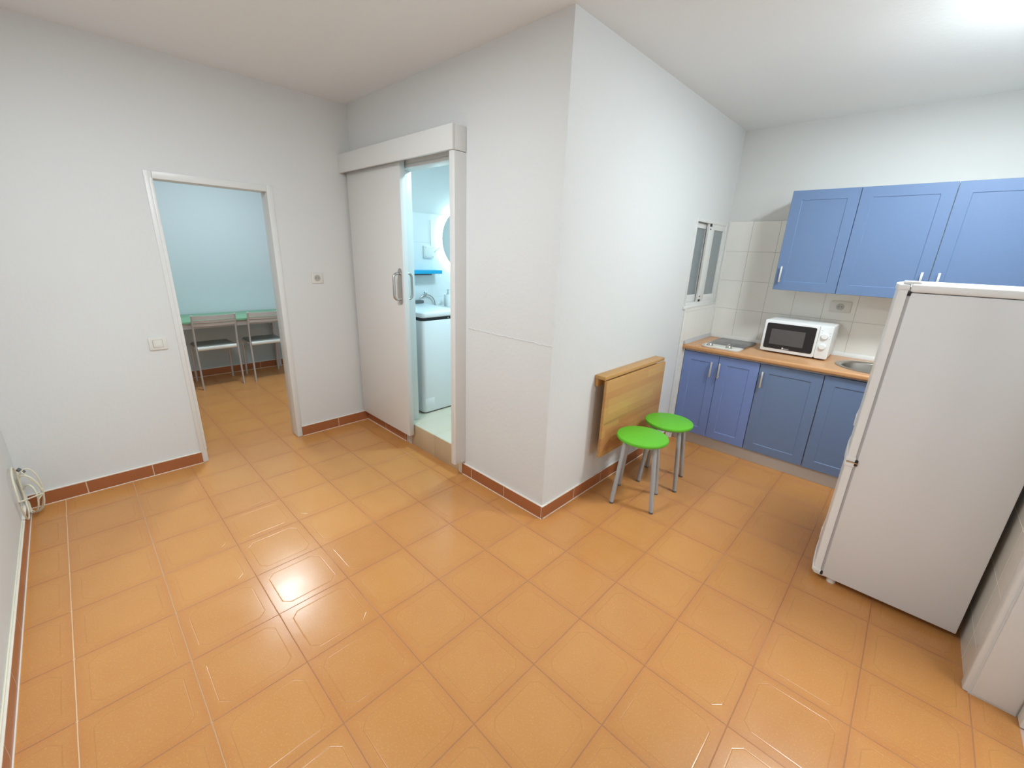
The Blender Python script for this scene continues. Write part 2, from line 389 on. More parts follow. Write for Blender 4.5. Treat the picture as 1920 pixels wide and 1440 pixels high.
# bathroom floor and its tiled step
bf = MB(); bf.box(.004, 1.745, .10, 1.995, .0, ZB); bf.box(BX0, BX1, .004, .10, .0, ZB)
struct('bathroom_floor', bf, M['tile_bath_floor'], 'raised beige tile floor and step of the bathroom', 'floor')
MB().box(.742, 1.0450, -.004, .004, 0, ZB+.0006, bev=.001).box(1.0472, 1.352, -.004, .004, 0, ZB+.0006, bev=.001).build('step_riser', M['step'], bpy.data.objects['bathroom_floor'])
# tiled surfaces
struct('wall_kitchen_tiles', MB().box(XC+.012, XR-.01, YK-.008, YK, 0, 1.862), M['tile_kitchen'], 'pale grey glazed tiles between worktop and blue wall cabinets', 'wall tiles')
struct('wall_side_tiles', MB().box(XC, XC+.008, 1.70, YK-.008, 0, WZ0-.005), M['tile_side'], 'pale glazed tiles under the small kitchen window', 'wall tiles')
struct('wall_right_tiles', MB().box(XR-.008, XR, .43, YK-.01, 0, 1.862), M['tile_right'], 'cream tiles on the wall behind the fridge', 'wall tiles')
struct('wall_bathroom_tiles', MB().box(0, .008, .10, 1.995, ZB, 1.852), M['tile_bath'], 'white tiles of the bathroom around the lit mirror', 'wall tiles')
# white edging strips of the tiling
eg = MB(); eg.box(XC, XC+.010, 1.688, 1.70, 0, WZ0, bev=.003); eg.box(XC, XC+.016, YK-.016, YK, .86, 1.868, bev=.003)
struct('trim_1', eg, M['white_gloss'], 'thin white edging strips framing the kitchen tiles', 'trim')

# baseboards: tiles, pale joint line at the floor, pale caulk line on top
def baseboard(name, axis, a0, a1, face, sgn, off, label, h=.082):
    """runs along axis from a0 to a1 on a wall whose face is at `face`; sgn = direction into the room"""
    def bx(mb, d0, d1, z0, z1):
        lo, hi = sorted((face+sgn*d0, face+sgn*d1))
        mb.box(*((lo, hi, a0, a1) if axis == 'y' else (a0, a1, lo, hi)), z0, z1)
    mb = MB(); bx(mb, 0, .010, .0, h); o = mb.build(name, bb_mat(name+'_tiles', axis, off))
    tag(o, label, 'baseboard', kind='structure')
    mb = MB(); bx(mb, 0, .0112, h, h+.0045); mb.build('caulk_line', M['caulk'], o)
    mb = MB(); bx(mb, .010, .0135, .0, .0035); mb.build('grout_line', M['caulk'], o)
    return o
baseboard('baseboard_left', 'x', .0, XR, YE, 1, .215, 'brown tile baseboard along the far left wall')
baseboard('baseboard_back_1', 'y', YE+.012, DY0-.03, 0, 1, -.288, 'brown tile baseboard left of the doorway')
baseboard('baseboard_back_2', 'y', DY1+.035, 0, 0, 1, -.288, 'brown tile baseboard between the doorway and sliding door')
baseboard('baseboard_middle_1', 'x', .012, .662, 0, -1, .33, 'brown tile baseboard under the sliding door')
baseboard('baseboard_middle_2', 'x', 1.388, XC+.010, 0, -1, .21, 'brown tile baseboard between bathroom step and outer corner')
baseboard('baseboard_side', 'y', .0, 1.688, XC, 1, .315, 'brown tile baseboard below the fold-down table')
baseboard('baseboard_far', 'y', YE, 1.0, -2.43, 1, .12, 'brown tile baseboard under the green table')
baseboard('baseboard_study', 'x', -2.41, -.13, YE, 1, .12, 'brown tile baseboard in the room with the green table')
# unfinished plaster patches by the step
bpz = MB().box(.664, .741, -.008, .0, 0, .098, bev=.002)
struct('trim_2', bpz, M['bare_plaster'], 'bare plaster patch between baseboard end and bathroom step', 'trim')
struct('trim_3', MB().box(1.352, 1.386, -.012, .0, 0, .112, bev=.002), M['caulk'], 'narrow cream plaster strip below the white door post', 'trim')

# doorway casing of the back wall
t = thing('doorway', (0, (DY0+DY1)/2, 0), 'open doorway with white painted casing in the white wall', 'doorway', kind='structure')
cs = MB(); cs.box(-.125, .006, DY0-.036, DY0+.004, 0, DZ+.04, bev=.004); cs.build('jamb', M['white_gloss'], t)
cs = MB(); cs.box(-.125, .006, DY1-.004, DY1+.036, 0, DZ+.04, bev=.004); cs.build('jamb', M['white_gloss'], t)
cs = MB(); cs.box(-.125, .006, DY0+.004, DY1-.004, DZ-.004, DZ+.04, bev=.004); cs.build('head_casing', M['white_gloss'], t)
# rounded lip that stops short of the floor on the near jamb
MB().box(.006, .010, DY0-.012, DY0+.006, .10, DZ, bev=.002).build('edge_bead', M['white_gloss'], t)

# bathroom opening lining
t = thing('doorway', (1.08, .04, ZB), 'narrow bathroom opening with white lining beside the sliding door', 'doorway', kind='structure')
MB().box(BX0-.02, BX0+.004, .0, .098, ZB+.001, BZ, bev=.003).build('jamb', M['white_gloss'], t)
MB().box(BX1-.004, BX1+.02, .0, .098, ZB+.001, BZ, bev=.003).build('jamb', M['white_gloss'], t)
MB().box(BX0-.02, BX1+.02, .0, .098, BZ-.022, BZ+.004, bev=.003).build('head_casing', M['white_gloss'], t)

# sliding door: leaf, handles; box over the rail; side post
LX0, LX1, LF, LB, LZ0, LZ1 = .035, .788, -.056, -.014, .100, 2.10
t = thing('door_1', (.4, -.04, LZ0), 'white sliding door leaf pushed against the wall corner, steel pull handle', 'door', kind='structure')
MB().box(LX0, LX1, LF, LB, LZ0, LZ1, bev=.002).build('door_leaf', M['white_door'], t)
def pull(y0, out, zc, x, plate):
    mb = MB(); r = .0095; d = .052
    y1 = y0+out*d; z0, z1 = zc-.092, zc+.092
    pts = [(x, y0, z0)]
    for a in range(7): pts.append((x, y1-out*.03+out*.03*math.sin(a*PI/12), z0+.03-.03*math.cos(a*PI/12)))
    for a in range(7): pts.append((x, y1-out*.03+out*.03*math.cos(a*PI/12), z1-.03+.03*math.sin(a*PI/12)))
    pts.append((x, y0, z1)); mb.tube(pts, r, 12)
    h = mb.build('handle', M['steel'], t)
    if plate:
        pl = rrect(x-.022, x+.022, zc-.128, zc+.128, .0215, 8)
        MB().prism(pl, 'y', y0-.004, y0, bev=.001).build('backplate', M['steel'], h)
    return h
pull(LF-.003, -1, 1.272, .748, True)
pull(LB, 1, 1.272, .748, False)
t = thing('trim_4', (.7, -.05, 2.07), 'white box cover over the sliding door rail', 'trim', kind='structure')
MB().box(.0, 1.412, -.104, -.086, 2.075, 2.203, bev=.003).box(1.394, 1.412, -.086, -.001, 2.075, 2.203, bev=.003).box(.0, 1.394, -.086, -.001, 2.188, 2.203).build('cover_box', M['white_gloss'], t)
MB().box(.02, 1.385, -.060, -.052, 2.112, 2.15).box(.02, 1.385, -.030, -.022, 2.112, 2.15).box(.02, 1.385, -.06, -.022, 2.142, 2.15).build('rail', M['alu'], t)
MB().box(.02, 1.385, -.012, -.001, 2.10, 2.16).build('batten', M['white_gloss'], t)
pz = [(-.092, 0), (-.002, 0)]
po = MB().prism([(1.372, -.094), (1.402, -.094), (1.410, -.086), (1.410, -.001), (1.372, -.001)], 'z', .105, 2.073, bev=.003)
struct('trim_5', po, M['white_gloss'], 'white upright post closing the right side of the bathroom opening', 'trim')

# kitchen window
t = thing('window_1', (XC, 2.0, WZ0), 'small white sliding window with frosted grey panes over the hob', 'window', kind='structure')
fr = MB(); d0, d1 = XC-.085, XC+.004
e = .005
fr.box(d0, d1, WY0-e, WY0+.032, WZ0-e, WZ1+e, bev=.002); fr.box(d0, d1, WY1-.032, WY1+e, WZ0-e, WZ1+e, bev=.002)
fr.box(d0, d1-.0005, WY0, WY1, WZ0-e, WZ0+.032, bev=.001); fr.box(d0, d1-.0005, WY0, WY1, WZ1-.018, WZ1+e, bev=.001)
fr.build('window_frame', M['white_gloss'], t)
MB().box(XC-.02, XC+.0095, WY0-.004, WY1+.012, WZ0-.014, WZ0+.006, bev=.002).build('window_sill', M['white_gloss'], t)
def sash(x0, x1, y0, y1, z0, z1, sl, sr, sb, st, glass_x):
    s = MB(); s.box(x0, x1, y0, y0+sl, z0, z1, bev=.002); s.box(x0, x1, y1-sr, y1, z0, z1, bev=.002)
    s.box(x0, x1, y0+sl, y1-sr, z0, z0+sb, bev=.002); s.box(x0, x1, y0+sl, y1-sr, z1-st, z1, bev=.002)
    so = s.build('sash', M['white_gloss'], t)
    MB().box(glass_x-.003, glass_x+.003, y0+sl-.004, y1-sr+.004, z0+sb-.004, z1-st+.004).build('pane', M['window_glass'], so)
    return so
sash(XC-.050, XC-.026, WY0+.03, 1.99, WZ0+.034, WZ1-.022, .058, .045, .058, .038, XC-.038)
s2 = sash(XC-.020, XC+.000, 1.937, WY1-.034, WZ0+.03, WZ1-.014, .118, .036, .058, .048, XC-.012)
for z in (WZ0+.038, WZ1-.032):
    MB().box(XC, XC+.007, 1.944, 1.978, z-.004 if z < 1.5 else z-.008, z+.014, bev=.002).build('latch', M['black'], s2)
MB().cyl((XC, 1.965, WZ0+.075), (XC+.004, 1.965, WZ0+.075), .006, n=12).build('latch', M['black'], s2)
MB().cyl((XC, 1.965, WZ1-.06), (XC+.004, 1.965, WZ1-.06), .006, n=12).build('latch', M['black'], s2)
MB().box(XC, XC+.006, WY1-.046, WY1-.040, 1.42, 1.60, bev=.002).build('pull_grip', M['plastic'], s2)

# entrance jamb beside the fridge
struct('trim_6', MB().box(XR-.016, XR+.012, .3515, .400, 0.0, 2.12, bev=.006, seg=3).box(XR+.006, 4.076, .345, .3515, .010, 2.08, bev=.001), M['white_gloss'], 'white rounded door casing at the right edge beside the fridge', 'trim')
struct('trim_7', MB().box(4.082, 4.13, .30, .36, .004, 2.08, bev=.003), M['carcass'], 'grey-white door frame edge at the far right border', 'trim')

# ------------------------------------------------------------------ fridge
fx, fy0, fy1 = 3.403, .640, 1.190
t = thing('fridge', (3.66, .91, 0), 'tall white two-door fridge standing sideways to the kitchen run', 'fridge')
MB().box(3.444, 3.927, fy0+.002, fy1-.002, .032, 1.440, bev=.004).build('body', M['fridge'], t)
MB().box(3.440, 3.930, fy0-.002, fy1+.002, 1.4425, 1.476, bev=.008, seg=3).build('top_panel', M['fridge_trim'], t)
def door_prof(x0, x1, y0, y1, bow, r):
    p = [(x1, y0)]
    p += [(x0+r-r*math.sin(a*PI/12), y0+r-r*math.cos(a*PI/12)) for a in range(7)]
    n = 12
    p += [(x0-bow*math.sin(PI*k/n), y0+r+(y1-y0-2*r)*k/n) for k in range(1, n)]
    p += [(x0+r-r*math.cos(a*PI/12), y1-r+r*math.sin(a*PI/12)) for a in range(7)]
    p += [(x1, y1)]
    return p
for z0, z1 in ((.690, 1.450), (.062, .640)):
    d = MB().prism(door_prof(fx, 3.434, fy0, fy1, .016, .012), 'z', z0, z1, smooth=True).build('door', M['fridge_trim'], t)
    for a, b_ in ((z0-.022, z0), (z1, z1+.022)):
        MB().prism(door_prof(fx-.004, 3.437, fy0-.0015, fy1+.0015, .016, .014), 'z', a, b_, bev=.003, smooth=False).build('door_cap', M['fridge_trim'], d)
    MB().box(3.434, 3.444, fy0+.006, fy1-.006, z0-.01, z1+.01).build('gasket', M['grey_seal'], d)
    zh = z0+.05 if z0 > .5 else z0-.01
    hp = [(fx-.004, zh), (fx-.022, zh+.012), (fx-.023, zh+.075), (fx-.006, zh+.10)]
    MB().prism(hp, 'y', fy1-.25, fy1-.03, bev=.004).build('handle', M['fridge_trim'], d)
MB().box(3.412, 3.47, fy0+.004, fy0+.09, 1.474, 1.486, bev=.004, seg=3).build('hinge_cover', M['fridge_trim'], t)
hz = MB(); hz.box(3.434, 3.446, fy0-.001, fy0+.05, 1.428, 1.446, bev=.003); hz.build('hinge', M['black'], t)
hz = MB(); hz.box(3.435, 3.448, fy0-.003, fy0+.06, .650, .680, bev=.003); hz.build('hinge', M['black'], t)
MB().box(3.405, 3.448, fy0-.004, fy0+.05, .6625, .667).build('hinge_plate', M['chrome'], t)
hz = MB(); hz.box(3.434, 3.446, fy0-.002, fy0+.05, .036, .056, bev=.003); hz.build('hinge', M['black'], t)
MB().prism(door_prof(fx+.004, 3.45, fy0+.004, fy1-.004, .014, .012), 'z', .030, .0385).build('bottom_plate', M['fridge_trim'], t)
for x in (3.485, 3.88):
    for y in (fy0+(.035 if x < 3.6 else .16), fy1-.035):
        MB().cyl((x, y, 0), (x, y, .034), .019, .017, n=20).build('foot', M['plastic'], t)

# ------------------------------------------------------------------ round stools
def make_stool(loc, rz, label):
    t = thing('stool', loc, label, 'stool', 'green round stools by the fold-down table')
    r = .160
    prof = [(0, .436), (r-.010, .436), (r-.003, .439), (r, .4455), (r, .451), (r-.003, .4575), (r-.011, .460), (0, .4605)]
    o = MB().lathe(prof, (0, 0, 0), n=64).build('seat', M['green']); o.parent = t
    o = MB().lathe([(.118, .424), (.132, .424), (.132, .436), (.118, .436), (.118, .424)], (0, 0, 0), n=48).build('support_ring', M['leggrey']); o.parent = t
    for k in range(4):
        a = k*PI/2; c, s = math.cos(a), math.sin(a)
        top = Vector((.125*c, .125*s, .436)); bot = Vector((.176*c, .176*s, .012))
        mb = MB(); mb.tube([top, top.lerp(bot, .04), top.lerp(bot, .5), bot], .014, 14, flat=(.0125, .0155))
        lg = mb.build('leg', M['leggrey']); lg.parent = t
        e = bot+(bot-top).normalized()*.010
        ft = MB().cyl(bot, (e.x, e.y, .0), .0125, .0135, n=14).build('foot_cap', M['rubber']); ft.parent = lg
    t.rotation_euler.z = rz
    return t
make_stool((2.412, .622, 0), math.radians(-26), 'green round stool with grey legs, nearer the wall corner')
make_stool((2.416, 1.000, 0), math.radians(-32), 'green round stool with grey legs, nearer the blue base cabinets')

# ------------------------------------------------------------------ fold-down wall table
t = thing('folding_table', (XC, .87, .75), 'pale wooden drop-leaf table folded down on the white wall', 'table')
MB().box(XC+.001, XC+.078, .447, 1.272, .806, .829, bev=.003).build('fixed_shelf', M['birch'], t)
MB().box(XC+.001, XC+.022, .452, 1.266, .755, .806, bev=.002).build('wall_batten', M['birch'], t)
MB().box(XC+.070, XC+.090, .452, 1.272, .282, .800, bev=.003).build('leaf', M['birch'], t)
MB().prism([(XC+.022, .806), (XC+.060, .806), (XC+.022, .76)], 'y', .52, .54, bev=.001).build('bracket', M['birch'], t)
MB().prism([(XC+.022, .806), (XC+.060, .806), (XC+.022, .76)], 'y', 1.19, 1.21, bev=.001).build('bracket', M['birch'], t)
MB().prism([(XC+.002, .74), (XC+.020, .74), (XC+.066, .62), (XC+.066, .58), (XC+.002, .56)], 'y', .70, .72, bev=.001).build('swing_support', M['birch'], t)
MB().prism(rrect(.458, 1.04, .505, .523, .008), 'x', XC+.0898, XC+.0903).build('inlaid_stave', M['stave'], t)

# ------------------------------------------------------------------ kitchen
def panel_door(name, x0, x1, z0, z1, yf, th, mat, parent, inset=.064, rec=.0035, sl=.004):
    """framed front: flat border, a small step down to a recessed field"""
    b = bmesh.new(); bv = .0018
    def ring(x0, x1, z0, z1, y): return [b.verts.new((x, y, z)) for x, z in ((x0, z0), (x1, z0), (x1, z1), (x0, z1))]
    R = [ring(x0, x1, z0, z1, yf+th), ring(x0, x1, z0, z1, yf+bv), ring(x0+bv, x1-bv, z0+bv, z1-bv, yf),
         ring(x0+inset, x1-inset, z0+inset, z1-inset, yf), ring(x0+inset+sl, x1-inset-sl, z0+inset+sl, z1-inset-sl, yf+rec)]
    for A, B in zip(R, R[1:]):
        for i in range(4): b.faces.new((A[i], A[(i+1) % 4], B[(i+1) % 4], B[i]))
    b.faces.new(R[-1]); b.faces.new(R[0][::-1]); bmesh.ops.recalc_face_normals(b, faces=b.faces[:])
    mb = MB(); mb.merge(b); return mb.build(name, mat, parent)
def bar_handle(x, z0, z1, yf, parent):
    mb = MB(); mb.box(x-.006, x+.006, yf-.026, yf-.018, z0, z1, bev=.002)
    mb.box(x-.004, x+.004, yf-.019, yf+.0005, z0+.008, z0+.018); mb.box(x-.004, x+.004, yf-.019, yf+.0005, z1-.018, z1-.008)
    return mb.build('handle', M['alu'], parent)
def carcass(x0, x1, y0, y1, z0, z1, parent, th=.016, top=True):
    mb = MB(); mb.box(x0, x0+th, y0, y1, z0, z1); mb.box(x1-th, x1, y0, y1, z0, z1); mb.box(x0+th, x1-th, y0, y1, z0, z0+th)
    mb.box(x0+th, x1-th, y1-.006, y1, z0+th, z1)
    if top: mb.box(x0+th, x1-th, y0, y1-.006, z1-th, z1)
    else: mb.box(x0+th, x1-th, y0, y0+.05, z1-.012, z1)
    return mb.build('body', M['carcass'], parent)
YF = 1.780
gp = 'blue base cabinets'
def base_unit(x0, x1, doors, mat, label, top=True):
    t = thing('base_cabinet', ((x0+x1)/2, 2.08, .104), label, 'cabinet', gp)
    carcass(x0, x1, YF+.021, 2.368, .104, .8205, t, top=top)
    for a, b_, hx in doors:
        d = panel_door('door', a+.0015, b_-.0015, .106, .806, YF, .0195, mat, t)
        if hx: bar_handle(hx, .628, .753, YF, d)
    return t
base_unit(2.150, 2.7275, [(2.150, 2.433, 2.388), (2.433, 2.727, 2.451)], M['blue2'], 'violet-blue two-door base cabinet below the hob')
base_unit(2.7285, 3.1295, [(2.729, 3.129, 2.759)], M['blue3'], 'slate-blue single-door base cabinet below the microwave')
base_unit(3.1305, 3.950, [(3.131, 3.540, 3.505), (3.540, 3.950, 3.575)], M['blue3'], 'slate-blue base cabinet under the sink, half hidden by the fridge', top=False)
tag(MB().box(2.136, 3.95, 1.815, 1.829, 0, .100, bev=.001).build('cabinet_plinth', M['plinth']), 'long grey plinth board under the blue base cabinets', 'plinth')
tag(MB().box(XC+.009, 2.148, YF, YF+.02, .0, .822).build('filler_strip', M['carcass']), 'narrow white filler strip left of the first base cabinet', 'filler strip')
gw = 'blue wall cabinets'
def wall_unit(x0, x1, hx, label):
    t = thing('wall_cabinet', ((x0+x1)/2, 2.2, 1.342), label, 'cabinet', gw)
    carcass(x0+.0005, x1-.0005, 2.066, 2.3695, 1.342, 2.034, t)
    d = panel_door('door', x0+.0015, x1-.0015, 1.340, 2.036, 2.045, .0195, M['blue'], t)
    bar_handle(hx, 1.395, 1.512, 2.045, d)
    return t
wall_unit(2.637, 3.033, 2.674, 'smallest blue wall cabinet, leftmost above the microwave')
wall_unit(3.033, 3.488, 3.450, 'middle blue wall cabinet above the socket and sink')
wall_unit(3.488, 3.945, 3.529, 'blue wall cabinet cut by the right edge above the fridge')

# worktop with a round cut-out for the sink
CY0, CY1, CZ0, CZ1 = 1.757, 2.368, .822, .858
SX, SY, SR = 3.362, 2.055, .208
def worktop():
    mb = MB(); r = .012
    prof = [(CY1, CZ0), (CY1, CZ1)]
    prof += [(CY0+r-r*math.sin(a*PI/12), CZ1-r+r*math.cos(a*PI/12)) for a in range(7)]
    prof += [(CY0+r-r*math.cos(a*PI/12), CZ0+r-r*math.sin(a*PI/12)) for a in range(7)]
    xa, xb = SX-.26, SX+.26
    for x0, x1 in ((XC+.0085, xa), (xb, XR-.0105)): mb.prism(prof, 'x', x0, x1)
    b = bmesh.new()   # the bay with the hole
    ya, yb = CY0+r, CY1; n = 64
    sq = []
    for i in range(n):
        a = 2*PI*i/n; c, s = math.cos(a), math.sin(a)
        k = min((xb-SX)/abs(c) if abs(c) > 1e-9 else 9, ((yb-SY) if s > 0 else (SY-ya))/abs(s) if abs(s) > 1e-9 else 9)
        sq.append((SX+c*k, SY+s*k))
    # keep exact corners
    for cx_, cy_ in ((xa, ya), (xb, ya), (xa, yb), (xb, yb)):
        j = min(range(n), key=lambda q: (sq[q][0]-cx_)**2+(sq[q][1]-cy_)**2); sq[j] = (cx_, cy_)
    for z, fl in ((CZ1, 1), (CZ0, -1)):
        A = [b.verts.new((x, y, z)) for x, y in sq]; B = [b.verts.new((SX+SR*math.cos(2*PI*i/n), SY+SR*math.sin(2*PI*i/n), z)) for i in range(n)]
        for i in range(n):
            q = (A[i], A[(i+1) % n], B[(i+1) % n], B[i]); b.faces.new(q if fl > 0 else q[::-1])
        if fl > 0: T0 = B
        else:
            for i in range(n): b.faces.new((T0[i], T0[(i+1) % n], B[(i+1) % n], B[i]))
    mb.merge(b)
    mb.prism([(ya, CZ0), (ya, CZ1)]+prof[2:], 'x', xa, xb)
    mb.bm.faces.ensure_lookup_table()
    return mb.build('worktop', M['counter'])
tag(worktop(), 'beech-coloured kitchen worktop along the tiled wall', 'worktop')
sl = MB(); sl.prism([(YK-.0095, CZ1+.0005), (YK-.0095, CZ1+.030), (YK-.015, CZ1+.030), (YK-.026, CZ1+.006), (YK-.026, CZ1+.0005)], 'x', XC+.018, XR-.012, bev=.001)
tag(sl.build('worktop_sealing_strip', M['white_gloss']), 'white sealing strip along the back edge of the worktop', 'sealing strip')
sl = MB(); sl.prism([(XC+.0095, CZ1+.0005), (XC+.0095, CZ1+.030), (XC+.015, CZ1+.030), (XC+.026, CZ1+.006), (XC+.026, CZ1+.0005)], 'y', CY0+.004, YK-.03, bev=.001)
tag(sl.build('worktop_sealing_strip', M['grey_seal']), 'grey sealing strip on the worktop end under the window', 'sealing strip')

# round sink
t = thing('sink', (SX, SY, CZ1), 'round stainless steel sink set in the worktop beside the fridge', 'sink')
MB().lathe([(.224, .0008), (.224, .003), (.219, .0055), (.200, .0055), (.190, .002), (.184, -.006)], (SX, SY, CZ1), n=72).build('rim', M['steel'], t)
MB().lathe([(.184, -.006), (.178, -.06), (.168, -.125), (.150, -.148), (.10, -.158), (.032, -.162), (0, -.163)], (SX, SY, CZ1), n=72).build('bowl', M['steel'], t)
MB().lathe([(0, -.158), (.028, -.158), (.034, -.1605)], (SX, SY, CZ1), n=32).build('drain', M['chrome'], t)

# hob
t = thing('hob', (2.41, 2.03, CZ1), 'small two-knob ceramic hob with white control panel below the window', 'hob')
hx0, hx1, hy0, hy1 = 2.266, 2.556, 1.787, 2.292
MB().box(hx0, hx1, 1.925, hy1, CZ1+.0006, CZ1+.012, bev=.002).build('frame', M['steel'], t)
MB().box(hx0+.006, hx1-.006, 1.926, hy1-.006, CZ1+.012, CZ1+.0155, bev=.001).build('cooking_glass', M['hob_glass'], t)
pl = arc((hx0+.045, hy0+.045), .045, PI, 1.5*PI, 8)+arc((hx1-.045, hy0+.045), .045, 1.5*PI, 2*PI, 8)+[(hx1, 1.925), (hx0, 1.925)]
cp = MB().prism(pl, 'z', CZ1+.0006, CZ1+.014, bev=.002).build('control_panel', M['cream_plastic'], t)
for x, y in ((2.323, 1.838), (2.466, 1.848)):
    k = MB().lathe([(.0225, .0142), (.0225, .020), (.0195, .024), (.017, .032), (.012, .034), (0, .034)], (x, y, CZ1), n=28).build('knob', M['steel'], t)
    MB().cyl((x, y, CZ1+.0138), (x, y, CZ1+.0148), .026, n=28).build('knob_ring', M['rubber'], k)
    MB().box(x-.003, x+.003, y-.016, y+.016, CZ1+.034, CZ1+.043, bev=.001).build('knob_grip', M['alu'], k)
MB().cyl((2.287, 1.815, CZ1+.0138), (2.287, 1.815, CZ1+.0155), .005, n=14).build('indicator_lamp', M['black'], t)

# microwave
t = thing('microwave', (2.865, 2.18, CZ1), 'white microwave with dark door window and two dials on the worktop', 'microwave')
mx0, mx1, my0, my1, mz0, mz1 = 2.646, 3.086, 2.040, 2.338, CZ1+.014, 1.112
MB().box(mx0+.003, mx1-.003, my0+.004, my1, mz0, mz1, bev=.012, seg=3).build('body', M['washer'], t)
dr = MB().prism(rrect(mx0, 3.003, mz0-.002, mz1+.001, .012), 'y', my0-.016, my0+.004, bev=.003).build('door', M['washer'], t)
MB().prism(rrect(2.664, 2.988, mz0+.022, mz1-.022, .012), 'y', my0-.0178, my0-.0158).build('door_glass', M['black_glass'], dr)
MB().prism(rrect(2.700, 2.925, .928, 1.046, .004), 'y', my0-.0186, my0-.0176).build('view_window', M['mesh_window'], dr)
cp = MB().prism(rrect(3.0045, mx1, mz0-.002, mz1+.001, .012), 'y', my0-.016, my0+.004, bev=.003).build('control_panel', M['washer'], t)
for z in (1.036, .960):
    k = MB().lathe([(.0245, .0), (.0245, .004), (.0215, .005), (.020, .012), (.018, .014), (0, .014)], (3.043, my0-.016, z), axis='y', n=36)
    for v in k.bm.verts: v.co.y = 2*(my0-.016)-v.co.y if v.co.y > my0-.016 else v.co.y
    k = k.build('dial', M['washer'], cp)
    MB().box(3.0415, 3.0445, my0-.0315, my0-.0295, z-.016, z+.016, bev=.0008).build('dial_ridge', M['washer'], k)
def text(body, size, loc, mat, parent, name):
    cu = bpy.data.curves.new(name, 'FONT'); cu.body = body; cu.size = size; cu.extrude = .0002
    o = bpy.data.objects.new(name, cu); COL.objects.link(o); o.rotation_euler = (PI/2, 0, 0); o.location = loc
    dg = bpy.context.evaluated_depsgraph_get(); me = bpy.data.meshes.new_from_object(o.evaluated_get(dg)); mw = o.matrix_world.copy()
    bpy.context.view_layer.update(); mw = o.matrix_world.copy(); me.transform(mw)
    bpy.data.objects.remove(o); return link(name, me, mat, parent)
M['logo'] = new_mat('logo_print', (.80, .79, .79), .4)
M['print'] = new_mat('grey_print', (.30, .32, .33), .5)
ly = my0-.0182
lg = MB().prism([(2.792, .8975), (2.795, .9105), (2.8005, .9105), (2.8055, .904), (2.804, .8975), (2.801, .8975), (2.7995, .9035), (2.796, .8975)], 'y', ly-.0004, ly).build('logo_emblem', M['logo'], dr)
text('KUNFT', .0105, (2.8075, ly, .898), M['logo'], dr, 'logo_lettering')
for i, (x, z, w_) in enumerate(((3.016, 1.074, .004), (3.022, 1.074, .005), (3.012, 1.000, .004), (3.070, 1.060, .008), (3.073, 1.040, .004), (3.071, 1.020, .005), (3.02, 1.058, .004))):
    MB().box(x, x+w_, my0-.0166, my0-.0159, z, z+.003).build('dial_marking', M['print'], cp)
for x in (mx0+.05, mx1-.05):
    for y in (my0+.05, my1-.05): MB().cyl((x, y, CZ1+.0003), (x, y, mz0+.002), .013, n=16).build('foot', M['rubber'], t)

# sockets and switch
def plate_x(name, y0, y1, z0, z1, label, cat):
    t = thing(name, (0, (y0+y1)/2, (z0+z1)/2), label, cat)
    MB().prism(rrect(y0, y1, z0, z1, .006), 'x', .0003, .0085, bev=.002).build('plate', M['cream_plastic'], t)
    return t
t = plate_x('wall_socket', -.392, -.303, 1.247, 1.330, 'cream wall socket on the white wall right of the doorway', 'socket')
def socket_well(c, ax, parent, r=.0205):
    c = Vector(c)
    mb = MB()
    if ax == 'x': mb.lathe([(r+.003, .001), (r+.001, .002), (r, .0006), (r-.003, .0002), (0, .0002)], c, 'x', 36)
    else:
        mb.lathe([(r+.003, .001), (r+.001, .002), (r, .0006), (r-.003, .0002), (0, .0002)], (0, 0, 0), 'z', 36)
        for v in mb.bm.verts: v.co = Vector((c.x+v.co.x, c.y-v.co.z, c.z+v.co.y))
    w = mb.build('socket_well', M['socket_hole'], parent)
    for s in (-1, 1):
        p = c+(Vector((.0008, s*.0095, 0)) if ax == 'x' else Vector((s*.0095, -.0008, 0)))
        e = p+(Vector((.0012, 0, 0)) if ax == 'x' else Vector((0, -.0012, 0)))
        MB().cyl(p, e, .003, n=12).build('pin_hole', M['black'], w)
        p = c+Vector((.0008, 0, s*(r-.002))) if ax == 'x' else c+Vector((0, -.0008, s*(r-.002)))
        MB().box(p.x-.003, p.x+.003, p.y-.003, p.y+.003, p.z-.003, p.z+.003).build('earth_clip', M['steel'], w)
socket_well((.009, -.348, 1.289), 'x', t)
t = plate_x('light_switch', -1.444, -1.352, .852, .934, 'cream light switch left of the doorway', 'switch')
MB().prism(rrect(-1.423, -1.376, .871, .916, .002), 'x', .0085, .0118, bev=.0015).build('rocker', M['cream_plastic'], t)
MB().prism(rrect(-1.4255, -1.3735, .8685, .9185, .002), 'x', .0080, .0090).build('rocker_surround', M['socket_hole'], t)
t = thing('wall_socket', (3.05, YK-.01, 1.232), 'cream wall socket on the kitchen tiles above the microwave', 'socket')
MB().prism(rrect(2.985, 3.117, 1.190, 1.272, .006), 'y', YK-.018, YK-.0085, bev=.002).build('plate', M['cream_plastic'], t)
socket_well((3.051, YK-.0185, 1.231), 'y', t, r=.022)

# ------------------------------------------------------------------ room behind: table and chairs
t = thing('green_table', (-2.12, -.75, 0), 'long green-topped table against the far wall beyond the doorway', 'table')
MB().box(-2.412, -1.848, -1.62, .065, .715, .740, bev=.004).build('tabletop', M['table_green'], t)
MB().box(-2.39, -1.895, -1.58, .03, .655, .7145).build('apron', M['table_leg'], t)
for x in (-2.385, -1.915):
    for y in (-1.57, .005): MB().box(x-.022, x+.022, y-.025, y+.025, 0, .655, bev=.004).build('leg', M['table_leg'], t)
MB().cyl((-2.37, -.06, .655), (-2.38, -.01, .45), .006, n=10).build('brace', M['leggrey'], t)

